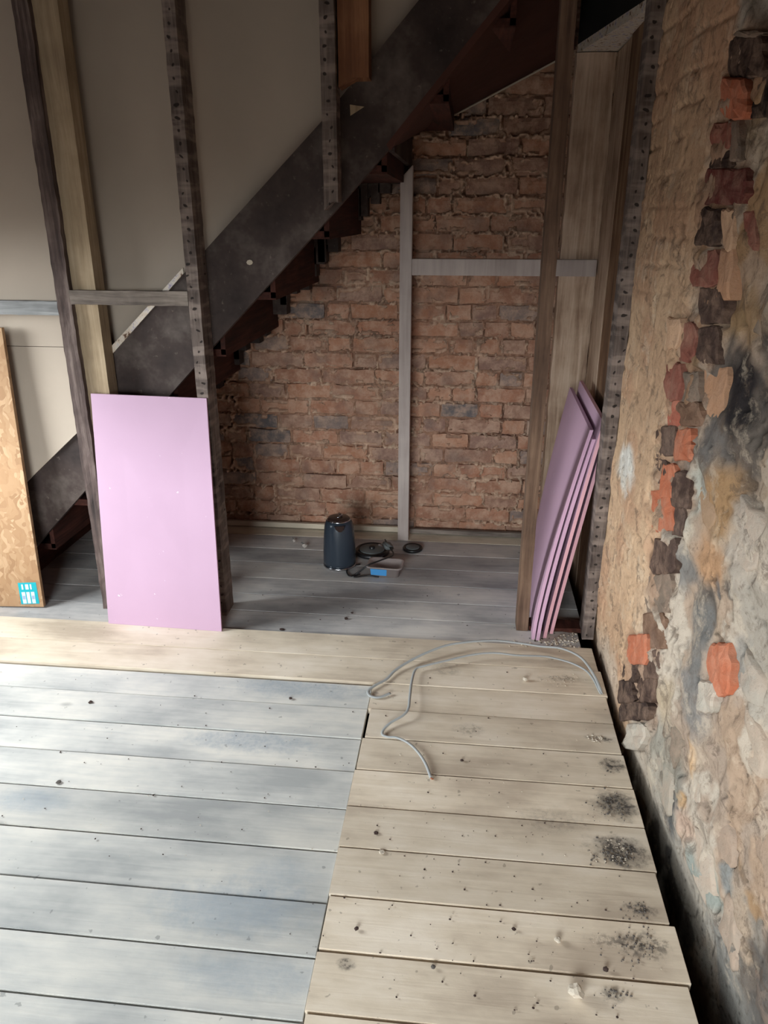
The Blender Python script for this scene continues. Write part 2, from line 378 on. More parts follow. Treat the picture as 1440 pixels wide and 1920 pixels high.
# ---------------------------------------------------------------- shell
def shell(name, me, mat, label): o = put(name, me, M[mat]); return tag(o, label, kind='structure')
bm = bmesh.new(); y0, y1, z0, z1 = WIN
for b in ((-1.6, y0, -.3, 2.62), (y1, 3.75, -.3, 2.62), (y0, y1, -.3, z0), (y0, y1, z1, 2.62)): box_bm(-2.56, -2.38, b[0], b[1], b[2], b[3], bm=bm)
shell('wall_left', mesh_bm(bm, 'wall_left'), 'plaster', 'rough plastered left wall with a low window opening')
bm = bmesh.new(); x0, x1, z0, z1 = WIN2
for b in ((-2.56, x0, -.3, 2.62), (x1, .85, -.3, 2.62), (x0, x1, -.3, z0), (x0, x1, z1, 2.62)): box_bm(b[0], b[1], -1.7, -1.55, b[2], b[3], bm=bm)
shell('wall_front', mesh_bm(bm, 'wall_front'), 'plaster', 'rough plastered wall behind the viewpoint')
shell('ceiling', box(-2.56, .85, -1.7, 3.75, 2.5, 2.62), 'ceiling', 'dark boarded ceiling high above the stairs')
for k, (ya, yb, za, zb, nx) in enumerate([(WIN[0], WIN[1], WIN[2], WIN[3], 0)]):
    wf = empty('window_1', (-2.5, ya, za), 'low side window with a thin wooden frame', kind='structure')
    bm = bmesh.new(); t = .035
    for b in ((ya, ya+t, za, zb), (yb-t, yb, za, zb), (ya, yb, za, za+t), (ya, yb, zb-t, zb)): box_bm(-2.53, -2.48, *b, bm=bm)
    child('window_frame', mesh_bm(bm, 'window_frame'), M['post_white'], wf)
shell('trim_2', box(.60, .85, -1.6, .58, -.3, 2.5), 'plaster', 'plain near stretch of the right wall')

# ---- back wall: mortar relief + single bricks
BX0, BX1, BZ0, BZ1, BY = -1.72, .56, -.03, 2.50, 3.60
rowh = .0765; bricks = []
R = random.Random(11)
nrow = int((BZ1-BZ0)/rowh)
for r in range(nrow):
    x = BX0 - R.uniform(0, .2); z = -.015 + r*rowh
    while x < BX1:
        L = R.choices((.222, .108, .165, .24), (6, 3, 1.2, 1))[0]*R.uniform(.95, 1.05)
        bricks.append([x, x+L, z, z+rowh-.011, r]); x += L+R.uniform(.008, .014)
du = .0055
U = np.arange(BX0, BX1+du, du); V = np.arange(BZ0, BZ1+du, du); UU, VV = np.meshgrid(U, V, indexing='ij')
inside = np.full(UU.shape, -1.0)                     # distance inside the nearest brick
wu = (fbm(UU, VV, 14, 3)-.5)*.016; wv = (fbm(UU, VV, 14, 9)-.5)*.014
for x0, x1, z0, z1, r in bricks:
    i0, i1 = np.searchsorted(U, (x0-.02, x1+.02)); j0, j1 = np.searchsorted(V, (z0-.02, z1+.02))
    u = UU[i0:i1, j0:j1]+wu[i0:i1, j0:j1]; v = VV[i0:i1, j0:j1]+wv[i0:i1, j0:j1]
    d = np.minimum(np.minimum(u-x0, x1-u), np.minimum(v-z0, z1-v)); inside[i0:i1, j0:j1] = np.maximum(inside[i0:i1, j0:j1], d)
inside = np.maximum(inside, -.012)
rid = 1-np.abs(fbm(UU, VV, 30, 21, 3)*2-1)*4.0       # ridged noise: squeezed-out mortar
blobm = sstep(fbm(UU, VV, 5, 33), .42, .62)
h = np.where(inside > .003, -.016, -.002+np.clip(rid, -.4, 1)*.030*(.30+blobm)+(fbm(UU, VV, 55, 5)-.5)*.014)
smear = sstep(fbm(UU, VV, 16, 51, 4)+sstep(np.abs(fbm(UU, VV, 8, 55, 3)-.5), .03, 0)*.12, .56, .64)*sstep(inside, .034, .0)
h = np.where((inside > .003) & (smear > .25), .002+smear*.010+(fbm(UU, VV, 60, 6)-.5)*.010, h)
recess = sstep(fbm(UU, VV, 4, 71), .60, .68)*(inside < .004)
h = h - recess*.014
c1, c2, c3 = [np.array(srgb(c)) for c in ((142, 104, 84), (204, 172, 148), (112, 80, 66))]
t1 = np.clip(fbm(UU, VV, 7, 61)*.35+sstep(h, .002, .018)*.8, 0, 1)[..., None]; col = c1*(1-t1)+c2*t1  # raised mortar tinted lighter: pale lime plus relief shading put into the colour
t2 = sstep(fbm(UU, VV, 3, 62), .5, .68)[..., None]*.5; col = col*(1-t2)+c3*t2
P = np.stack([UU, BY-h, VV], -1)
wb = put('wall_back', grid_mesh('wall_back', P, col), M['relief'])
tag(wb, 'bare red brick wall behind the stairs with lumpy mortar joints', kind='structure')
def brick_mesh(L, H, D, seed, nx, nz, rough=.004):
    bm = bmesh.new(); off = Vector((seed*3.7, seed*1.3, seed)); vs = {}
    for i in range(nx+1):
        for k in range(nz+1):
            x = -L/2+L*i/nx; z = -H/2+H*k/nz; edge = (i in (0, nx))+(k in (0, nz))
            n = mnoise.noise(Vector((x, 0, z))*28+off); n2 = mnoise.noise_vector(Vector((x, 5, z))*22+off)
            y = -n*rough*1.7-mnoise.noise(Vector((x, 3, z))*70+off)*.0025+(0.0 if not edge else .0045*edge)
            jit = .0055 if edge else .001
            vs[i, k] = bm.verts.new((x+n2.x*jit, y, z+n2.z*jit))
    for i in range(nx):
        for k in range(nz): bm.faces.new((vs[i, k], vs[i+1, k], vs[i+1, k+1], vs[i, k+1]))
    ring = [(i, 0) for i in range(nx)]+[(nx, k) for k in range(nz)]+[(i, nz) for i in range(nx, 0, -1)]+[(0, k) for k in range(nz, 0, -1)]
    bk = {q: bm.verts.new((vs[q].co.x, D, vs[q].co.z)) for q in ring}
    for a, b in zip(ring, ring[1:]+ring[:1]): bm.faces.new((vs[a], bk[a], bk[b], vs[b]))
    return mesh_bm(bm, 'brick')
varS = [brick_mesh(.222, .0655, .045, s, 12, 4) for s in range(10)]; varH = [brick_mesh(.108, .0655, .045, s+20, 6, 4) for s in range(8)]
for me in varS+varH: me.materials.append(M['brick'])
pal = [(158, 112, 90), (166, 120, 96), (150, 108, 88), (170, 126, 102), (144, 110, 94), (160, 114, 90), (138, 108, 96), (128, 112, 106), (104, 98, 98)]
bricks = [b for b in bricks if b[1] > BX0+.02 and b[0] < BX1]
vis = [b for b in bricks if b[3] > (b[0]+1.219)*1.03+.76-.15 and b[1] > -1.34 and b[2] < 2.12 or (b[2] < 2.12 and b[1] > -.2)]
vis = [b for b in bricks if b[1] > -1.32 and b[0] < .42 and b[2] < 2.1 and b[2] < 1.02*(b[1]+1.219)+.95]
vis = vis[:300]; visid = {id(b) for b in vis}
for b in vis:
    L = b[1]-b[0]; S = L > .145; me = R.choice(varS if S else varH)
    o = bpy.data.objects.new('brick', me); C.objects.link(o); o.parent = wb
    o.location = ((b[0]+b[1])/2, BY-.002-R.uniform(-.003, .006), (b[2]+b[3])/2); o.scale = (L/(.222 if S else .108), 1, 1)
    o.rotation_euler = (R.uniform(-.02, .02), R.uniform(-.012, .012), R.uniform(-.015, .015))
    k = R.choices(range(9), (4, 3, 4, 3, 4, 4, 3, 1.6, .7))[0]; c = srgb(pal[k]); o.color = (*c, 1)
rest = bmesh.new()
for b in bricks:
    if id(b) not in visid and b[2] < BZ1-.05: box_bm(b[0], b[1], BY-.003, BY+.04, b[2], b[3], bm=rest)
o = put('brick', mesh_bm(rest, 'brick_rest'), M['brick'], wb); o['kind'] = 'stuff'; o.color = (*srgb((140, 92, 72)), 1)
shell('trim_3', box(-2.4, -1.70, 3.58, 3.7, -.3, 2.5), 'plaster', 'plastered end of the back wall hidden under the stairs')
shell('trim_4', box(-1.75, .85, 3.64, 3.72, -.3, 2.5), 'sub', 'solid core of the brick wall behind the stairs')

# ---- right wall: painted relief, tooth bricks and rubble stones
RY0, RY1, RZ0, RZ1 = .55, 2.70, -.27, 2.48; dv = .0065
U = np.arange(RY0, RY1+dv, dv); V = np.arange(RZ0, RZ1+dv, dv); UU, VV = np.meshgrid(U, V, indexing='ij')
X0 = .532+np.clip((2.15-UU)/1.15, 0, 1)*.085
A = lambda c: np.array(srgb(c))
n1, n2, n3 = fbm(UU, VV, 2.2, 101, 5), fbm(UU, VV, 6, 131, 4), fbm(UU, VV, 15, 151, 4)
# limewashed brick part (far), rubble part (near)
zone = sstep(UU+(n2-.5)*.22, 2.02, 1.90)[..., None]
lime = A((178, 142, 114))*(1-n1[..., None])+A((200, 170, 140))*n1[..., None]
lime = lime*(1-.35*sstep(n2, .52, .68)[..., None])+.35*sstep(n2, .52, .68)[..., None]*A((168, 122, 96))
rub = A((150, 132, 112))*(1-n1[..., None])+A((176, 156, 138))*n1[..., None]
for sd, c, a, f_ in ((201, (120, 117, 112), .75, 3.2), (221, (158, 122, 84), .7, 3.6), (241, (168, 146, 128), .7, 3), (261, (78, 74, 72), .8, 3.8), (281, (192, 182, 168), .6, 5)):
    q = (sstep(fbm(UU*1.0, VV*.8, f_, sd, 6), .54, .585)*a)[..., None]; rub = rub*(1-q)+A(c)*q
col = lime*(1-zone)+rub*zone
warpu, warpv = (fbm(UU, VV, 9, 301, 5)-.5)*.16, (fbm(UU, VV, 9, 302, 5)-.5)*.16
def blob(x0, y0, x1, y1, c, a=.85, soft=.5):         # a stain or wash patch, given by its photo box
    global col
    p, q = on_wall((x0+x1)/2, y0), on_wall((x0+x1)/2, y1); l, r_ = on_wall(x0, (y0+y1)/2), on_wall(x1, (y0+y1)/2)
    cy, cz = (l.y+r_.y)/2, (l.z+r_.z)/2; ry, rz = abs(l.y-r_.y)/2, abs(p.z-q.z)/2
    d = np.sqrt(((UU+warpu-cy)/ry)**2+((VV+warpv-cz)/rz)**2); m_ = (sstep(d, 1+soft, 1-soft)*a)[..., None]; col = col*(1-m_)+A(c)*m_
for b in [(1352, 650, 1432, 830, (40, 36, 38), .95, .35), (1320, 820, 1385, 900, (108, 103, 100)), (1330, 873, 1395, 1008, (170, 134, 96)), (1275, 1010, 1320, 1110, (116, 114, 112)),
          (1366, 950, 1440, 1080, (186, 172, 158)), (1319, 1000, 1380, 1110, (184, 142, 106)), (1341, 1080, 1360, 1150, (96, 96, 98)), (1297, 1130, 1330, 1270, (110, 109, 107), .85),
          (1280, 1250, 1335, 1345, (120, 118, 116), .85), (1240, 1460, 1277, 1575, (84, 86, 88), .9), (1267, 1450, 1292, 1500, (196, 152, 100), .9, .3), (1284, 1360, 1312, 1424, (196, 158, 118)),
          (1265, 1500, 1325, 1615, (184, 156, 138)), (1292, 1610, 1350, 1690, (140, 148, 142)), (1350, 1620, 1390, 1700, (126, 130, 130)), (1213, 1330, 1290, 1480, (138, 134, 124)),
          (1300, 860, 1330, 980, (176, 176, 166)), (1161, 822, 1192, 921, (214, 210, 202), .95, .35), (1110, 1180, 1160, 1330, (192, 182, 168), .6), (1440, 560, 1480, 700, (52, 48, 46)),
          (1300, 1720, 1420, 1900, (150, 148, 142), .6), (1360, 560, 1440, 650, (150, 120, 84), .7), (1390, 240, 1440, 320, (110, 90, 64), .7), (1410, 1330, 1440, 1800, (156, 142, 130), .6),
          (1375, 1180, 1400, 1280, (128, 127, 124), .7), (1240, 1270, 1275, 1350, (170, 152, 128)), (1395, 0, 1440, 60, (90, 78, 66), .7)]: blob(*b)
for b in [(1364, 60, 1445, 235), (1335, 225, 1400, 320), (1316, 315, 1400, 460), (1300, 470, 1365, 610), (1275, 600, 1350, 690), (1255, 690, 1330, 810), (1235, 800, 1310, 870), (1225, 860, 1300, 1000), (1215, 1005, 1275, 1150), (1205, 1150, 1262, 1230), (1170, 1190, 1245, 1350)]: blob(*b, (150, 118, 96), .7, .25)
# course lines on the limewashed part
cour = np.abs(((VV+(n2-.5)*.03)/.0765) % 1-.5)*2; row = np.floor((VV+(n2-.5)*.03)/.0765)
per = np.abs(((UU+row*.11+(n3-.5)*.02)/.225) % 1-.5)*2
joint = np.maximum(sstep(cour, .80, .95), sstep(per, .93, .98))*(1-zone[..., 0])
h = (n1-.5)*.03+(n2-.5)*.016*(1+zone[..., 0])+(n3-.5)*.009-joint*.006*sstep(fbm(UU, VV, 5, 401), .35, .6)
crack = sstep(np.abs(fbm(UU*1.0, VV*.30, 16, 411, 3)-.5), .012, .003)*sstep(fbm(UU, VV, 4, 421), .48, .56)
h -= crack*.012; col = col*(1-.65*crack[..., None])  # cracks cut in, with their shade also put into the wall colour
pit = sstep(fbm(UU, VV, 34, 441, 3), .70, .78); h -= pit*.008; col = col*(1-.4*pit[..., None])  # pits sunk and darkened, recess shade painted into the tint
rg = 1-np.abs(fbm(UU, VV, 7, 461, 4)*2-1)*3; h += np.clip(rg, 0, 1)*.012*zone[..., 0]
h = h*sstep(VV, -.06, .10)*1.0-sstep(VV, .06, -.03)*.012
colm = np.zeros(UU.shape)
for a, b, c, d in [(1355, 60, 1445, 235), (1325, 225, 1400, 320), (1306, 315, 1420, 460), (1290, 470, 1365, 610), (1265, 600, 1360, 690), (1245, 690, 1330, 810), (1225, 800, 1310, 870), (1215, 860, 1305, 1000), (1207, 1005, 1280, 1150), (1197, 1150, 1265, 1230), (1162, 1190, 1245, 1355), (1330, 1200, 1382, 1310)]:
    p, q = on_wall((a+c)/2, b), on_wall((a+c)/2, d); l, g_ = on_wall(a, (b+d)/2), on_wall(c, (b+d)/2)
    dd = np.maximum(abs(UU-(l.y+g_.y)/2)/abs(l.y-g_.y)*2, abs(VV-(p.z+q.z)/2)/abs(p.z-q.z)*2); colm = np.maximum(colm, sstep(dd, 1.08, .95))
hq = (fbm(UU, VV, 22, 481, 5)-.5)*.045; h = h*(1-colm)+(hq+.002)*colm
P = np.stack([X0-h, UU, VV], -1)
wr = put('wall_right', grid_mesh('wall_right', P[:, ::-1], col[:, ::-1]), M['relief'])
tag(wr, 'rough right wall of limewashed brick breaking into rubble stone', kind='structure')
shell('trim_5', box(.66, .85, .5, 3.75, -.3, 2.5), 'sub', 'solid core of the rough right wall')
def patch_mesh(outline, height, seed, sink=.02, rough=.004, nm='stone'):
    """outline: list of (y, z) on the wall; a proud, chipped piece with its own thickness"""
    n = len(outline); cy = sum(p[0] for p in outline)/n; cz = sum(p[1] for p in outline)/n; X = wallx(cy); bm = bmesh.new(); rings = []
    for s, hh in ((1.0, -sink), (.99, height*.7), (.90, height), (.5, height*1.08)):
        r = []
        for k, (y, z) in enumerate(outline):
            py_, pz_ = cy+(y-cy)*s, cz+(z-cz)*s
            q = mnoise.noise_vector(Vector((py_*26, pz_*26, seed*5.1)))
            r.append(bm.verts.new((X-hh-(q.x*rough if hh > 0 else 0), py_+q.y*.004, pz_+q.z*.004)))
        rings.append(r)
    for a, b in zip(rings, rings[1:]):
        for k in range(n): bm.faces.new((a[k], a[(k+1) % n], b[(k+1) % n], b[k]))
    c = bm.verts.new((X-height*1.05, cy, cz))
    for k in range(n): bm.faces.new((rings[-1][k], rings[-1][(k+1) % n], c))
    return mesh_bm(bm, nm, nm == 'stone')
def px_outline(x0, y0, x1, y1, seed, rounder=.25, skew=0, jit=.16):
    rr = random.Random(seed); base = []
    for k in range(22):
        a = 2*math.pi*k/22; ca, sa = math.cos(a), math.sin(a); m_ = max(abs(ca), abs(sa)); q = (1-rounder)/m_+rounder
        q *= 1+rr.uniform(-jit, jit*.5)
        x = (x0+x1)/2+ca*q*(x1-x0)/2; y = (y0+y1)/2+sa*q*(y1-y0)/2
        p = on_wall(x+skew*sa, y); base.append((p.y, p.z))
    return base
K = dict(dk=(52, 40, 37), bk=(30, 25, 26), og=(178, 104, 76), rb=(136, 84, 72), mr=(96, 44, 42), br=(108, 82, 66), sg=(118, 104, 92), be=(200, 164, 134), wh=(176, 168, 156), rd=(166, 92, 74), tn=(180, 138, 108), so=(72, 56, 50))
tooth = [(1364, 69, 1442, 142, 'dk'), (1361, 148, 1415, 222, 'og'), (1407, 142, 1450, 219, 'bk'), (1343, 232, 1379, 278, 'rb'), (1381, 226, 1395, 299, 'sg'), (1333, 284, 1376, 312, 'dk'),
  (1322, 318, 1411, 382, 'mr'), (1316, 392, 1354, 458, 'dk'), (1295, 470, 1352, 534, 'rb'), (1316, 541, 1362, 604, 'so'), (1259, 598, 1277, 652, 'be'), (1272, 606, 1308, 675, 'rb'), (1309, 616, 1354, 680, 'so'),
  (1257, 684, 1282, 750, 'rb'), (1319, 691, 1364, 786, 'tn'), (1281, 700, 1316, 752, 'sg'), (1279, 757, 1327, 797, 'br'), (1250, 752, 1280, 798, 'rd'), (1239, 802, 1268, 855, 'so'), (1270, 806, 1306, 862, 'og'),
  (1234, 862, 1252, 905, 'so'), (1250, 872, 1269, 932, 'og'), (1269, 888, 1298, 950, 'so'), (1221, 922, 1266, 994, 'og'), (1266, 952, 1286, 1002, 'so'), (1230, 1012, 1274, 1074, 'so'), (1213, 1080, 1262, 1148, 'sg'),
  (1211, 1152, 1255, 1214, 'br'), (1182, 1192, 1219, 1244, 'og'), (1173, 1238, 1195, 1276, 'dk'), (1212, 1222, 1243, 1270, 'so'), (1166, 1278, 1190, 1316, 'dk'), (1193, 1274, 1228, 1316, 'so'), (1164, 1320, 1222, 1348, 'dk'),
  (1337, 1209, 1376, 1302, 'og'), (1321, 1280, 1352, 1335, 'wh'), (1180, 1358, 1218, 1404, 'wh'), (1386, 60, 1440, 66, 'sg'), (1396, 400, 1420, 470, 'rb'), (1366, 395, 1384, 470, 'be'), (1362, 470, 1380, 560, 'tn')]
for i, (a, b, c, d, k) in enumerate(tooth):
    me = patch_mesh(px_outline(a-6, b-4, c+6, d+4, i*13+5, .12 if k != 'wh' else .6, jit=.085, skew=4*math.sin(i*1.7)), .010+.005*math.sin(i*2.1) if k != 'wh' else .018, i, rough=.009, nm='brick')
    o = child('brick', me, M['stone'], wr); cc = srgb(K[k]); o.color = (*cc, 1)
    if k == 'og': o['label'] = 'freshly broken bright orange brick'
# rubble stones: irregular cells over the near part
rs = random.Random(5); cells = []
z = .05
while z < 2.35:
    y = .62+rs.uniform(0, .1); hgt = rs.uniform(.09, .15)
    while y < 1.76:
        L = rs.uniform(.12, .24); cells.append((y, y+L, z, z+hgt)); y += L+rs.uniform(.012, .03)
    z += hgt+rs.uniform(.01, .02)
blk = []
for a, b, c, d, k in tooth:
    p, q = on_wall(a, d), on_wall(c, b); blk.append((min(p.y, q.y), max(p.y, q.y), min(p.z, q.z), max(p.z, q.z)))
for i, (ya, yb, za, zb) in enumerate(cells):
    yc, zc = (ya+yb)/2, (za+zb)/2
    if any(p[0]-.03 < yb and p[1]+.03 > ya and p[2]-.02 < zb and p[3]+.02 > za for p in blk): continue
    if yc > 1.72+.10*math.sin(zc*7) or rs.random() < .2: continue
    ol = []
    for k in range(14):
        a = 2*math.pi*k/14; ca, sa = math.cos(a), math.sin(a); q = (.6/max(abs(ca), abs(sa))+.4)*rs.uniform(.72, 1.05)
        ol.append((yc+ca*q*(yb-ya)/2, zc+sa*q*(zb-za)/2+ca*.012*math.sin(i)))
    iu, iv = min(len(U)-1, int((yc-RY0)/dv)), min(len(V)-1, int((zc-RZ0)/dv))
    base = col[iu, iv]; f_ = rs.uniform(.9, 1.08)
    o = child('stone', patch_mesh(ol, rs.uniform(.002, .008), i+100, rough=.012, nm='stone'), M['stone'], wr)
    o.color = (*[float(min(1, v*f_)) for v in base], 1)

# ---------------------------------------------------------------- stair partition timbers
def stud(nm, xa, xb, ya, yb, z0, z1, mat, label, group=None, jit=.002, cut=0, cat='stud'):
    xc, yc = (xa+xb)/2, (ya+yb)/2
    me = rough_beam((0, 0, 0), (0, 0, z1-z0), (1, 0, 0), (0, 1, 0), (xb-xa)/2, (yb-ya)/2, max(8, int((z1-z0)/.025)), jit, nm, seed=xc*10)
    if cut:
        for v in me.vertices:
            if v.co.z < .02: v.co.z += cut*(v.co.x/(xb-xa)+.5)
    o = put(nm, me, M[mat], None, (xc, yc, z0)); return tag(o, label, cat, group)
stud('wall_stud', -1.437, -1.384, 2.62, 2.715, -.001, 2.5, 'dark_wood', 'dark rough-sawn stud left of the pink board, full height', jit=.0035)
stud('wall_stud', -.958, -.916, 2.62, 2.715, -.001, 2.5, 'holed_wood', 'dark stud with lath nail holes right of the upright pink board', jit=.0025)
stud('wall_stud', -.473, -.427, 2.62, 2.70, 1.52, 2.5, 'holed_wood', 'short hanging stud cut off over the stair stringer', jit=.0015, cut=.045)
stud('wall_stud', .240, .285, 2.62, 2.69, -.001, 2.5, 'brown_wood', 'slim brown stud standing just left of the leaning pink boards', jit=.0012)
stud('wall_stud', .486, .528, 2.58, 2.66, -.001, 2.5, 'holed_wood', 'dark nail-marked stud against the rough right wall', jit=.002)
stud('timber_post', -1.385, -1.300, 2.645, 2.715, .0, 2.5, 'pale_wood', 'pale new timber stud between the two dark studs at left', jit=.0008)
stud('timber_offcut', -.422, -.327, 2.645, 2.715, 1.875, 2.5, 'orange_wood', 'short orange timber piece behind the hanging stud, on the stringer', jit=.001, cut=.055, cat='timber')
o = put('cross_rail', rough_beam((0, 0, 0), (.428, 0, 0), (0, 1, 0), (0, 0, 1), .012, .024, 18, .0025, 'cross_rail'), M['rail_wood'], None, (-1.386, 2.630, 1.236)); tag(o, 'short grey-brown rail nailed between the two dark studs', 'rail')
o = put('cross_rail', rough_beam((0, 0, 0), (.94, 0, 0), (0, 1, 0), (0, 0, 1), .016, .024, 30, .002, 'cross_rail'), M['grey_rail'], None, (-2.376, 2.652, 1.196)); tag(o, 'whitened rail running left from the leftmost dark stud', 'rail')
# sole plate at the right
o = put('sole_plate', rough_beam((0, 0, 0), (.20, 0, 0), (0, 1, 0), (0, 0, 1), .035, .009, 14, .003, 'sole_plate'), M['red_wood'], None, (.288, 2.66, .008)); tag(o, 'short red-brown sole plate piece beside the slim brown stud', 'timber')

# ---- staircase
st = empty('staircase', (-1.7, 2.72, 0), 'dark enclosed wooden staircase rising to the right behind the studs', 'staircase')
top = [(-2.36, 0.015), (-1.465, .877), (-.92, 1.389), (-.497, 1.785), (-.181, 2.117), (.19, 2.5)]
bot = [(.46, 2.5), (.093, 2.11), (-.101, 1.90), (-.288, 1.689), (-.497, 1.475), (-1.0, .975), (-1.683, .285), (-1.95, .004), (-2.36, .004)]
child('stringer', extrude_poly([(x, 2.722, z) for x, z in top+bot], (0, .035, 0), 'stringer'), M['stringer'], st)
run = .200; slope = 1.03
def zbot(x): return .285+1.03*(x+1.683)
x = -1.90; k = 0
while x < .10:
    zt = zbot(x)+.13                                   # tread top at its back corner
    child('riser', box(x, x+.018, 2.757, 3.585, zt-.20, zt-.0005), M['red_wood'], st)
    child('tread', box(x-.0005, x+run+.0185, 2.757, 3.587, zt, zt+.026), M['red_wood'], st)
    x += run; k += 1
# ragged plaster and lath ends left along the underside near the brick wall
rr = random.Random(3); bm = bmesh.new(); x = -1.60
while x < -.29:
    z = zbot(x)-.012; d = rr.uniform(.012, .05)
    box_bm(x, x+rr.uniform(.02, .07), 3.50, 3.575, z-d*.5+.01, z+.12, bm=bm); x += rr.uniform(.02, .05)
child('ragged_edge', mesh_bm(bm, 'ragged_edge'), M['stringer'], st)
# a rear bearer under the treads
child('rear_bearer', extrude_poly([(-1.9, 3.52, zbot(-1.9)+.01), (-.28, 3.52, zbot(-.28)+.012), (-.28, 3.52, zbot(-.28)+.2), (-1.9, 3.52, zbot(-1.9)+.2)], (0, .05, 0), 'bearer'), M['stringer'], st)
# soffit between the stringer's lower edge and the back wall
def bil(a, b, c, d, nu, nv, th):
    bm = bmesh.new(); g = [[bm.verts.new(((a.lerp(b, i/nu)).lerp(d.lerp(c, i/nu), j/nv))) for j in range(nv+1)] for i in range(nu+1)]
    g2 = [[bm.verts.new(v.co+Vector((-.01, 0, th))) for v in r] for r in g]
    for i in range(nu):
        for j in range(nv): bm.faces.new((g[i][j], g[i+1][j], g[i+1][j+1], g[i][j+1])); bm.faces.new((g2[i][j], g2[i][j+1], g2[i+1][j+1], g2[i+1][j]))
    for i in range(nu): bm.faces.new((g[i][0], g2[i][0], g2[i+1][0], g[i+1][0])); bm.faces.new((g[i][nv], g[i+1][nv], g2[i+1][nv], g2[i][nv]))
    for j in range(nv): bm.faces.new((g[0][j], g[0][j+1], g2[0][j+1], g2[0][j])); bm.faces.new((g[nu][j], g2[nu][j], g2[nu][j+1], g[nu][j+1]))
    return mesh_bm(bm, 'soffit')
V3 = Vector
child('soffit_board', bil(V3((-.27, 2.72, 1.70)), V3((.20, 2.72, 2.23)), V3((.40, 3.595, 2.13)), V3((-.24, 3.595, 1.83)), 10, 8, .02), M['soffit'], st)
child('soffit_edge_highlight', tube([(-.17, 3.575, 1.858), (.012, 3.575, 1.94), (.338, 3.575, 2.095)], .005, .004, 6), M['batten'], st)  # pale strip added as the bright highlight along the soffit's lower edge
child('end_board', box(-.275, -.257, 2.757, 3.59, 1.70, 1.86), M['stringer'], st)
lab = child('flecked_ledge', extrude_poly([(-1.307, 2.7155, 1.021), (-1.002, 2.7155, 1.312), (-1.002, 2.7155, 1.332), (-1.312, 2.7155, 1.045)], (0, .0062, 0), 'ledge'), M['splatter'], st); lab['label'] = 'paint-splattered pale ledge'
child('paper_scrap', extrude_poly([on_y(656, 196, 2.7195), on_y(683, 200, 2.7195), on_y(657, 217, 2.7195)], (0, .002, 0), 'scrap'), M['pale_wood'], st)
child('plaster_spot', extrude_poly([on_y(468+6*math.cos(a), 492+5*math.sin(a*1.0), 2.719) for a in [i*.785 for i in range(8)]], (0, .003, 0), 'spot'), M['batten'], st)

# ---- lining panels above the stringer
def panel(pts, label, y=2.762):
    o = put('lining_panel', extrude_poly([V3((x-(-1), 0, z)) for x, z in pts], (0, .010, 0), 'lining_panel'), M['panel'], None, (-1, y, 0)); return tag(o, label, 'panel')
tz = lambda x: np.interp(x, [p[0] for p in top], [p[1] for p in top])-.02
panel([(-1.41, tz(-1.41)), (-.935, tz(-.935)), (-.935, 2.499), (-1.41, 2.499)], 'off-white lining panel between the two dark studs, above the stringer')
panel([(-.933, tz(-.933)), (.10, tz(.10)), (.10, 2.499), (-.933, 2.499)], 'off-white lining panel right of the second dark stud, in shadow')
yl = 2.704
o = put('lining_panel', extrude_poly([V3((x, 0, z)) for x, z in ((-2.37, -.04+.0), (-1.736, .501), (-1.40, .79), (-1.40, 1.049), (-2.37, 1.049))][0:0] or [V3((-2.37, 0, .02)), V3((-2.29, 0, .02)), V3((-1.736, 0, .501)), V3((-1.40, 0, .79)), V3((-1.40, 0, 1.048)), V3((-2.37, 0, 1.048))], (0, .012, 0), 'lining_panel'), M['panel'], None, (0, yl, 0)); tag(o, 'lower off-white panel behind the strand board, with slanting bottom edge', 'panel')
o = put('lining_panel', box(-2.37, -1.40, 0, .012, 1.050, 2.499), M['panel'], None, (0, yl, 0)); tag(o, 'tall off-white panel left of the leftmost dark stud', 'panel')

# ---- white post, nogging, pier, side boards at the back
o = put('white_post', box(-.026, .026, -.03, .03, 0, 1.675, .002), M['post_white'], None, (-.270, 3.475, 0))
for v in o.data.vertices:
    if v.co.z > 1.6: v.co.z += (v.co.x)*1.0
tag(o, 'off-white planed upright post standing before the back brick wall', 'post')
o = put('nogging', box(0, .785, -.02, .02, -.034, .034, .002), M['post_white'], None, (-.243, 3.468, 1.296)); tag(o, 'off-white horizontal timber fixed between white post and corner post', 'timber')
o = put('corner_post', rough_beam((0, 0, 0), (0, 0, 2.10), (1, 0, 0), (0, 1, 0), .078, .034, 90, .005, 'corner_post', 14), M['pier_wood'], None, (.472, 3.527, -.001)); tag(o, 'wide bleached rough timber post in the back right corner', 'post')
sb = empty('trim_6', (.55, 2.7, 0), 'brown vertical wall boards between the corner post and the end stud', kind='structure')
for a, b, c, d in ((2.70, 2.93, 'side_board', 2.12), (2.932, 3.20, 'side_board', 2.12), (3.202, 3.49, 'pier_wood', 2.10)):
    child('board', box(.549, .66, a, b, -.25, d, .003), M[c], sb)
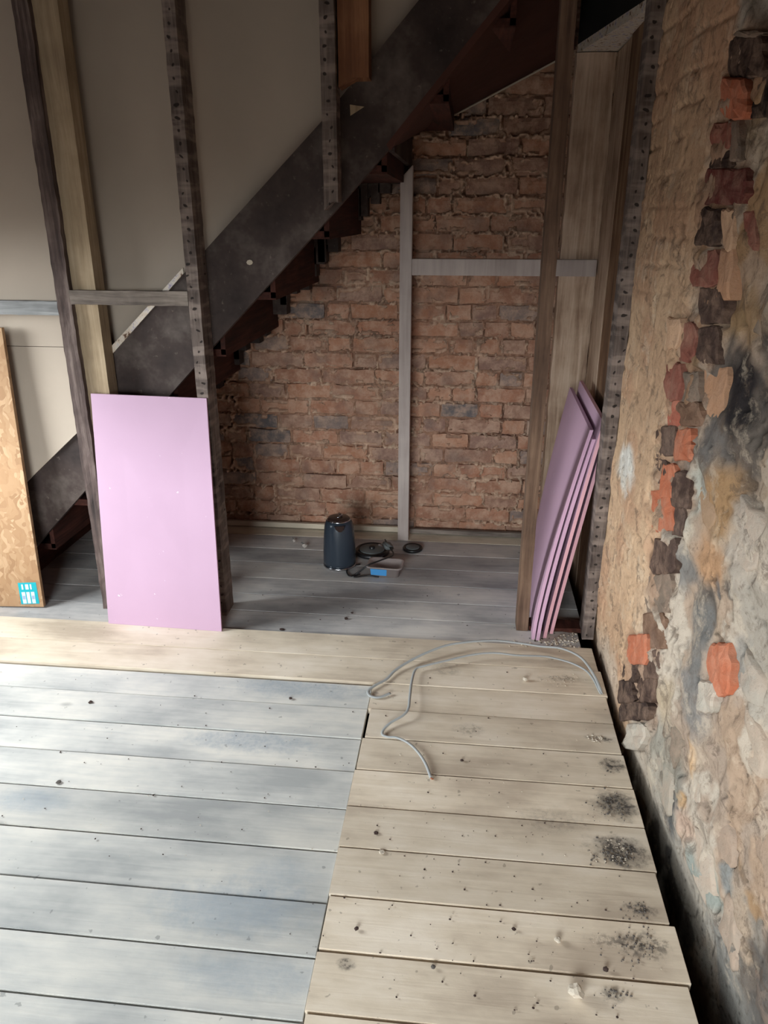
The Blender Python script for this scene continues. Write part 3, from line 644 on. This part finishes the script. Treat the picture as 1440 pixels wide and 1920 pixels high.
# pale underside of the landing above the corner post
def on_zz(x, y, z): return on_z(x, y, z)
pts = [on_zz(1082, 100, 2.105), on_zz(1165, 106, 2.105), on_zz(1228, 38, 2.105), on_zz(1228, 8, 2.105)]
o = put('landing_board', extrude_poly([p-pts[0] for p in pts], (0, 0, .03), 'landing_board'), M['splatter'], None, pts[0]); tag(o, 'pale plastered board end high above the corner post', 'board')
o = put('void_shade_sheet', extrude_poly([V3((0, 0, .031)), pts[3]-pts[0]+V3((0, 0, .031)), pts[3]-pts[0]+V3((0, 0, .39)), V3((0, 0, .39))], (.02, .01, 0), 'void_shade_sheet'), M['sub'], None, pts[0]); tag(o, 'added dark sheet standing in for the unlit void above the pale landing board', 'board')  # dark sheet added where there is only an unlit void
o = put('landing_underside', box(0, .46, 0, .93, 0, .03), M['ceiling'], None, (.10, 2.67, 2.32)); tag(o, 'dark boarded landing underside at the top right', 'board')

# ---- base battens on the back wall
o = put('floor_batten', rough_beam((0, 0, 0), (1.32, 0, 0), (0, 1, 0), (0, 0, 1), .010, .013, 30, .001, 'batten'), M['batten'], None, (-1.62, 3.556, .016)); tag(o, 'thin pale batten on the floor left of the white post', 'batten')
o = put('floor_batten', rough_beam((0, 0, 0), (.63, 0, 0), (0, 1, 0), (0, 0, 1), .010, .011, 20, .001, 'batten'), M['rail_wood'], None, (-.243, 3.553, .013)); tag(o, 'thin brown batten on the floor right of the white post', 'batten')

# ---------------------------------------------------------------- pink boards
def leaning_sheet(corner_pts, th, nrm, mat): return extrude_poly(corner_pts, nrm*th, 'sheet', .0006)
pb = empty('pink_board', (-1.13, 2.48, 0), 'large pink plasterboard offcut leaning upright against the two dark studs', 'plasterboard')
a, b = V3((-1.355, 2.492, .007)), V3((-.893, 2.478, .007)); c, d = on_y(387, 747, 2.600), on_y(170, 738, 2.602)
nrm = (b-a).cross(d-a).normalized(); nrm = -nrm if nrm.y < 0 else nrm
child('board_face', extrude_poly([a, b, c, d], nrm*.003, 'face'), M['pink'], pb)
child('board_core', extrude_poly([p+nrm*.0031+(V3((.0005, 0, 0)) if i in (0, 3) else V3((-.0015, 0, 0))) for i, p in enumerate((a, b, c, d))], nrm*.0095, 'core'), M['pink_edge'], pb)

def bowed(xb, xt, yf, yb, ytf, ytb, ztf, ztb, th, mid=.0, n=12):
    """sheet leaning on the right wall: bottom edge at xb from yf to yb, top edge at xt, slight sag"""
    bm = bmesh.new(); rows = []
    for i in range(n+1):
        t = i/n; row = []
        for j in range(7):
            s = j/6; z = .004+t*((ztf*(1-s)+ztb*s)-.004); x = xb[0]*(1-s)+xb[1]*s + (xt-(xb[0]*(1-s)+xb[1]*s))*(t**(1+mid)); y = (yf+(ytf-yf)*t)*(1-s)+(yb+(ytb-yb)*t)*s
            row.append((bm.verts.new((x, y, z)), bm.verts.new((x+th, y, z))))
        rows.append(row)
    for i in range(n):
        for j in range(6):
            for k in (0, 1): bm.faces.new((rows[i][j][k], rows[i+1][j][k], rows[i+1][j+1][k], rows[i][j+1][k]))
        for j in (0, 6): bm.faces.new((rows[i][j][0], rows[i][j][1], rows[i+1][j][1], rows[i+1][j][0]))
    for j in range(6):
        for i in (0, n): bm.faces.new((rows[i][j][0], rows[i][j+1][0], rows[i][j+1][1], rows[i][j][1]))
    return mesh_bm(bm, 'leaning_board')
Ls = [((.293, .325), .455, 2.550, 3.18, 2.69, 3.30, .790, .815, .30, 'frontmost pink board of the stack leaning on the right wall', 'pink'),
      ((.310, .345), .464, 2.545, 3.15, 2.675, 3.25, .760, .790, .25, 'second pink board of the leaning stack, tucked behind the frontmost', 'pink_edge'),
      ((.338, .368), .492, 2.565, 3.12, 2.66, 3.28, .830, .850, .12, 'taller pink board at the middle of the leaning stack', 'pink_rose'),
      ((.366, .394), .511, 2.60, 3.10, 2.70, 3.26, .775, .800, .05, 'rear pink board of the leaning stack, nearest the right wall', 'pink_rose')]
for xb, xt, yf, yb, ytf, ytb, ztf, ztb, mid, lb, mt in Ls:
    me = bowed(xb, xt, yf, yb, ytf, ytb, ztf, ztb, .0125, mid); me.transform(Matrix.Translation((-xb[0], -yf, -.004)))
    me.materials.append(M['pink_scraped']); me.materials.append(M[mt if mt != 'pink' else 'pink_edge'])
    for p in me.polygons:
        if abs(p.normal.x) < .6: p.material_index = 1
    o = put('leaning_board', me, None, None, (xb[0], yf, .004)); tag(o, lb, 'plasterboard', 'pink boards leaning on the right wall')

# ---------------------------------------------------------------- strand board with teal sticker
a, b = V3((-2.30, 2.555, .004)), V3((-1.682, 2.598, .004)); tilt = V3((.006, .045, 1.12))
nb = (b-a).cross(tilt).normalized(); nb = -nb if nb.y < 0 else nb
ob = empty('strand_board', a, 'orange-brown strand board sheet leaning at the far left edge', 'board')
child('sheet', extrude_poly([a, b, b+tilt, a+tilt], nb*.018, 'sheet', .0008), M['osb'], ob)
def on_plane(x, y, p0, n, off=0):
    d = ray(x, y); o_ = V3((0, 0, EYE)); t = (p0-n*off-o_).dot(n)/d.dot(n); return o_+d*t
def sub_child(nm, me, mat, par):
    me.transform(Matrix.Translation(-(Vector(ob.location)+Vector(par.location)))); return put(nm, me, mat, par)
def sticker_quad(pts, off, th, nm, mat, par):
    return child(nm, extrude_poly([on_plane(x, y, a, nb, off) for x, y in pts], nb*th, nm), mat, ob) if par is None else sub_child(nm, extrude_poly([on_plane(x, y, a, nb, off) for x, y in pts], nb*th, nm), mat, par)
def loc(u, v): # sticker local 0..1 to pixel
    A0, B0, C0, D0 = (33, 1093), (67, 1092), (74, 1132), (40, 1133)
    return tuple((A0[i]*(1-u)+B0[i]*u)*(1-v)+(D0[i]*(1-u)+C0[i]*u)*v for i in (0, 1))
M['teal'] = plain('teal_sticker', srgb((24, 160, 172)), .06, 9, .5, 0); M['label_white'] = plain('white_sticker_print', srgb((200, 214, 232)), .05, 20, .5, 0); M['label_grey'] = plain('grey_sticker_print', srgb((150, 164, 190)), .05, 20, .5, 0)
stk = sticker_quad([loc(0, 0), loc(1, 0), loc(1, 1), loc(0, 1)], .0008, .0008, 'sticker', M['teal'], None)
stk['label'] = 'small teal sticker with white bars'
for u0, u1, v0, v1, g in ((.17, .26, .08, .32, 0), (.38, .55, .08, .32, 0), (.64, .72, .08, .32, 0), (.12, .32, .44, .97, 1), (.38, .56, .44, .97, 0), (.63, .82, .44, .97, 1)):
    sticker_quad([loc(u0, v0), loc(u1, v0), loc(u1, v1), loc(u0, v1)], .0013, .0004, 'printed_bar', M['label_white'], stk)
    if g: sticker_quad([loc(u0+.02, v0+.17), loc(u1-.02, v0+.17), loc(u1-.02, v0+.34), loc(u0+.02, v0+.34)], .0016, .0003, 'printed_mark', M['label_grey'], stk)

# ---------------------------------------------------------------- kettle
M['navy'] = plain('dark_blue_glossy_plastic', srgb((44, 52, 62)), .05, 5, .22, 0, .5)
M['lid'] = plain('brown_black_plastic', srgb((52, 38, 34)), .1, 8, .25, 0, .5)
M['chrome'] = plain('chrome_trim', srgb((190, 190, 194)), .02, 8, .2, 0, .5, 1)
M['black'] = plain('black_plastic', srgb((26, 25, 27)), .1, 8, .4, 0, .5)
M['greyplate'] = plain('grey_plate', srgb((96, 100, 100)), .12, 20, .5, .1)
kt = empty('kettle', (-.538, 3.14, 0), 'dark blue electric kettle standing on the boards behind the stud wall', 'kettle')
def kput(nm, me, mt, loc=(0, 0, 0), par=None):
    o = put(nm, me, M[mt], par or kt, loc); return o
kput('base_ring', lathe([(.070, .0), (.0755, .002), (.0755, .008), (.0735, .010)], 48), 'chrome')
kput('body', lathe([(.0735, .0105), (.0745, .03), (.0735, .08), (.0705, .14), (.067, .185), (.0635, .207), (.058, .220), (.053, .2235)], 56), 'navy')
lid_ = kput('lid', lathe([(.0525, .2238), (.0505, .231), (.045, .236), (.030, .240), (.0, .241)], 48, cap=False), 'lid')
kput('lid_ring', lathe([(.053, .2237), (.0545, .226), (.053, .229), (.0512, .2295)], 48, cap=False), 'chrome', par=lid_)
kput('lid_grip', tube([(-.004, -.018, .2400), (.008, -.012, .2475), (.015, 0, .2485), (.010, .014, .2475), (0, .02, .2398)], .004, .003, 8), 'chrome', par=lid_)
bm = bmesh.new()
pr = [(-.026, .2170), (.026, .2170), (.020, .197), (.008, .187), (-.008, .187), (-.020, .197)]
A_ = [bm.verts.new((x, -math.sqrt(max(0, .066**2-x*x))+.004, z)) for x, z in pr]; B_ = [bm.verts.new((x*.7, -math.sqrt(max(0, .066**2-x*x))-.014*((z-.180)/.037), z+.003)) for x, z in pr]
bm.faces.new(A_); bm.faces.new(B_[::-1])
for i in range(6): bm.faces.new((A_[i], B_[i], B_[(i+1) % 6], A_[(i+1) % 6]))
sp_ = kput('spout', mesh_bm(bm, 'spout'), 'lid'); sp_.rotation_euler = (0, 0, math.radians(14))
kput('handle', tube([(0, .060, .205), (0, .085, .212), (0, .108, .195), (0, .112, .14), (0, .104, .08), (0, .085, .050), (0, .070, .048)], .009, .012, 10), 'navy').rotation_euler = (0, 0, math.radians(8))
# kettle power base, lid disc
kb = empty('round_stand', (-.405, 3.285, 0), 'round black power base with grey plate, right behind the kettle', 'stand')
for nm, pf, mt in (('base_disc', [(.078, 0), (.083, .004), (.083, .014), (.076, .022), (.070, .022), (.068, .018), (0, .018)], 'black'), ('contact_plate', [(.060, .0182), (.060, .022), (.055, .024), (0, .024)], 'greyplate'), ('contact_hub', [(.014, .0242), (.014, .034), (.010, .036), (0, .036)], 'black')):
    put(nm, lathe(pf, 40, nm, False), M[mt], kb)
jl = empty('jar_lid', (-.215, 3.345, 0), 'small round black lid lying alone on the boards near the white post', 'lid')
put('lid_disc', lathe([(.046, 0), (.048, .003), (.048, .010), (.045, .014), (.041, .014), (.039, .011), (0, .011)], 36, 'lid_disc', False), M['black'], jl)
put('lid_plate', lathe([(.033, .0112), (.033, .014), (.030, .0155), (0, .0155)], 36, 'lid_plate', False), M['greyplate'], jl)
# plug and lead
pc = empty('power_lead', (-.32, 3.25, 0), 'black power lead with a grey plug lying over the kettle base', 'cable')
bm = box_bm(-.024, .024, -.024, .024, -.012, .012, .007); me = mesh_bm(bm, 'plug', True); me.transform(Matrix.Translation((0, 0, 0)) @ Matrix.Rotation(.5, 4, 'Y') @ Matrix.Rotation(.6, 4, 'Z'))
pl = put('plug', me, M['greyplate'], pc, (-.005, .0, .055)); pl['label'] = 'grey plug body'
for sx, sy in ((-.03, .0), (-.018, .014), (-.018, -.014)):
    put('pin', box(-.012, 0, -.003, .003, -.0035, .0035), M['chrome'], pl, (sx-.003, sy, .003))
pts = [on_z(722, 1012, .05), on_z(730, 1025, .055), on_z(737, 1040, .05), on_z(715, 1050, .058), on_z(690, 1060, .050), on_z(668, 1076, .006), on_z(656, 1080, .004), on_z(650, 1072, .004), on_z(656, 1063, .004), on_z(675, 1058, .004)]
child('cord', tube(pts, .0035, .0035, 8, 'cord'), M['black'], pc)
child('cord', tube([on_z(675, 1076, .004), on_z(664, 1082, .0035), on_z(690, 1079.5, .004), on_z(710, 1082, .004)], .003, .003, 6, 'cord'), M['black'], pc)
# plastic box
m = N('clear_plastic'); m.b.inputs['Transmission Weight'].default_value = .55; m.b.inputs['IOR'].default_value = 1.25; M['clear'] = m.out(srgb((200, 186, 182)), .3)
M['cyan'] = plain('blue_label', srgb((66, 138, 196)), .06, 9, .6, 0)
bx = empty('plastic_box', (-.318, 3.075, 0), 'small clear plastic food box with a blue label beside the kettle', 'box')
def tub(w, d, h, t=.004, lip=.006):
    bm = bmesh.new()
    def ring(hw, hd, z, r=.02, n=5):
        out = []
        for cx, cy, a0 in ((1, 1, 0), (-1, 1, 90), (-1, -1, 180), (1, -1, 270)):
            for k in range(n): a = math.radians(a0+90*k/(n-1)); out.append(bm.verts.new((cx*(hw-r)+r*math.cos(a), cy*(hd-r)+r*math.sin(a), z)))
        return out
    rs_ = [ring(w*.43, d*.43, 0), ring(w*.5, d*.5, h-.004), ring(w*.5+lip, d*.5+lip, h-.004), ring(w*.5+lip, d*.5+lip, h), ring(w*.5-t, d*.5-t, h), ring(w*.43-t, d*.43-t, .004)]
    for p, q in zip(rs_, rs_[1:]):
        for k in range(len(p)): bm.faces.new((p[k], p[(k+1) % len(p)], q[(k+1) % len(p)], q[k]))
    bm.faces.new(rs_[0][::-1]); bm.faces.new(rs_[-1]); return mesh_bm(bm, 'tub', True)
put('tub', tub(.150, .105, .048), M['clear'], bx)
bm = bmesh.new(); z0_, z1_ = .008, .040
ys = lambda z: -(.105*(.43+.07*z/.044))-.0012
q = [bm.verts.new((x, ys(z)-e, z)) for e in (0, .0008) for x, z in ((-.058, z0_), (.012, z0_), (.014, z1_), (-.060, z1_))]
for f_ in ((0, 1, 2, 3), (7, 6, 5, 4), (0, 4, 5, 1), (1, 5, 6, 2), (2, 6, 7, 3), (3, 7, 4, 0)): bm.faces.new([q[i] for i in f_])
put('label', mesh_bm(bm, 'label'), M['cyan'], bx)['label'] = 'plain blue paper label'
bx.rotation_euler = (0, 0, math.radians(-4))
# two small fixings left of the kettle
M['fix'] = plain('whitish_plastic', srgb((170, 160, 152)), .08, 20, .5, .1)
for (x, y, h_, lb) in ((572, 1027, .03, 'small whitish plug with a thin stem, nearest the kettle'), (552, 1016, .018, 'tiny pale screw left of the small whitish plug')):
    p = on_z(x, y); e_ = empty('wall_plug', p, lb, 'fixing')
    put('cap', lump(h_*.42, x, 'cap', .9), M['fix'], e_)
    put('stem', tube([(0, 0, h_*.4), (-.014*h_/.03, .018, h_*.5), (-.026*h_/.03, .034, h_*.35)], .0022, .0022, 6), M['greyplate'], e_)

# ---------------------------------------------------------------- grey cable loops
M['cable'] = plain('grey_cable_sheath', srgb((158, 160, 160)), .05, 9, .45, 0)
M['copper'] = plain('bare_wire_end', srgb((150, 92, 64)), .1, 9, .5, 0)
def zoomed(lst): return [on_z(640+x/2.667, 1180+y/2.667, z) for x, y, z in lst]
ca = empty('grey_cable', on_z(1130, 1300), 'grey flat cable looping widely from the right wall to the left seam', 'cable', 'grey cables on the floor')
P1 = zoomed([(1322, 345, -.05), (1304, 318, .008), (1275, 250, .03), (1240, 190, .045), (1190, 135, .055), (1100, 95, .06), (1000, 85, .05), (900, 70, .045), (800, 58, .045), (720, 57, .045), (620, 65, .043), (520, 82, .038), (420, 120, .03), (340, 160, .022), (270, 205, .016), (225, 250, .013), (170, 280, .013), (135, 308, .012), (145, 333, .011), (190, 340, .010), (245, 320, .011)])
child('sheath', tube(P1, .0055, .0032, 8, 'cable'), M['cable'], ca)
cb = empty('grey_cable', on_z(1128, 1296), 'grey cable whose bent end reaches out over the beige boards', 'cable', 'grey cables on the floor')
P2 = zoomed([(1316, 345, -.05), (1296, 320, .008), (1262, 252, .020), (1222, 205, .022), (1150, 168, .022), (1060, 143, .026), (1000, 134, .030), (880, 130, .035), (760, 118, .038), (640, 130, .034), (520, 158, .028), (420, 182, .024), (372, 200, .020), (352, 260, .022), (342, 340, .026), (335, 395, .026), (310, 430, .024), (250, 465, .018), (212, 500, .013), (206, 526, .011), (235, 538, .011), (275, 541, .014), (330, 565, .020), (380, 610, .022), (420, 670, .016), (448, 742, .009)])
child('sheath', tube(P2, .0045, .0030, 8, 'cable'), M['cable'], cb)
e0 = zoomed([(446, 738, .010), (452, 747, .008), (460, 748, .0065)]); child('wire_end', tube(e0, .0022, .0022, 6), M['copper'], cb)

# ---------------------------------------------------------------- debris
M['chip_dark'] = plain('dark_brick_crumb', srgb((62, 48, 44)), .2, 30, .9, .4); M['chip_pale'] = plain('pale_plaster_crumb', srgb((196, 184, 168)), .12, 30, .9, .4); M['ash'] = plain('grey_ash_crumb', srgb((92, 86, 82)), .2, 30, .95, .3)
def ztop(p):
    if p.y > 2.507: return -.0015
    if p.y > 2.2: return .007
    return .0055 if p.x > SEAM else .001
for (x, y, r, mt, lb, sq) in ((1078, 1870, .016, 'chip_pale', 'whitish plaster lump near the bottom, in front of the ash', .8), (1135, 1824, .008, 'chip_dark', 'dark brick crumb by the gap, behind the white lump', .7),
        (705, 1566, .008, 'chip_dark', 'dark flat chip near the seam on the beige boards', .4), (716, 1602, .008, 'chip_pale', 'pale wood flake lying on a board joint', .3), (985, 1280, .010, 'chip_pale', 'pale jagged flake inside the cable loop', .6),
        (866, 1430, .007, 'chip_dark', 'dark crumb right of the bent cable end', .5), (170, 1318, .010, 'chip_dark', 'dark crumb on the far left grey board', .4), (545, 1311, .008, 'chip_dark', 'dark crumb on the grey boards near the seam', .5),
        (110, 1468, .010, 'ash', 'grey crumb pair on the left grey boards', .4), (649, 1161, .010, 'chip_dark', 'dark chip on the board edge right of the upright pink board', .6), (529, 1180, .012, 'chip_dark', 'dark knot-like chip near the upright pink board', .25), (660, 1150, .007, 'chip_dark', 'small dark chip behind the board edge chip', .6),
        (669, 1746, .007, 'chip_dark', 'brown crumb near the seam at lower centre', .6), (963, 1747, .007, 'chip_dark', 'dark crumb in the middle of a beige board', .5), (1045, 1768, .008, 'chip_pale', 'pale crumb with shadow left of the ash', .7), (812, 1818, .007, 'ash', 'grey crumb at the lower middle of the beige boards', .5)):
    p = on_z(x, y); p.z = ztop(p); o = put('rubble_chip', lump(r*(.72 if mt != 'chip_pale' else .95), x*.37, 'chip', sq), M[mt], None, p); tag(o, lb, 'debris')
rr = random.Random(21)
def crumbs(name, mat, spots, label):
    bm = bmesh.new()
    for (x, y, sx, sy, n, r0, r1) in spots:
        for _ in range(n):
            p = on_z(x+rr.gauss(0, sx), y+rr.gauss(0, sy)); 
            if p.x > EDGE-.012 and p.y < 2.5 or p.x > .47: continue
            p.z = ztop(p); r = rr.uniform(r0, r1)
            res = bmesh.ops.create_icosphere(bm, subdivisions=1, radius=r)['verts']
            s = V3((rr.uniform(.6, 1.5), rr.uniform(.6, 1.4), rr.uniform(.3, .8)))
            for v in res: v.co = V3((v.co.x*s.x, v.co.y*s.y, v.co.z*s.z+r*s.z*.7))*rr.uniform(.85, 1.1)+p
    o = put(name, mesh_bm(bm, name), M[mat]); return tag(o, label, 'debris', kind='stuff')
crumbs('ash_crumbs', 'ash', [(1158, 1440, 18, 9, 50, .001, .003), (1158, 1512, 22, 16, 120, .001, .003), (1165, 1605, 28, 13, 140, .001, .0035), (1205, 1708, 20, 9, 50, .001, .003), (1200, 1775, 30, 20, 80, .001, .003), (1150, 1868, 20, 10, 25, .001, .003), (1180, 1385, 20, 4, 6, .001, .002)], 'grey ash and crumbs in piles along the gap by the right wall')
crumbs('plaster_crumbs', 'chip_pale', [(1130, 1388, 16, 3, 50, .0015, .004), (1050, 1276, 25, 6, 40, .001, .003), (1170, 1328, 26, 5, 35, .001, .003), (1050, 1205, 35, 6, 120, .001, .005), (1165, 1605, 25, 12, 40, .001, .003), (960, 1600, 200, 160, 50, .001, .002), (1080, 1192, 15, 8, 60, .001, .005), (300, 1500, 200, 150, 20, .001, .002)], 'pale plaster crumbs scattered on the beige boards')
crumbs('dark_crumbs', 'chip_dark', [(850, 1500, 130, 150, 80, .0008, .0026), (950, 1780, 160, 80, 60, .0008, .0026), (300, 1450, 180, 160, 45, .0012, .003), (700, 1150, 160, 25, 25, .001, .003), (1040, 1200, 30, 8, 30, .001, .004)], 'dark grit scattered over the floor boards')
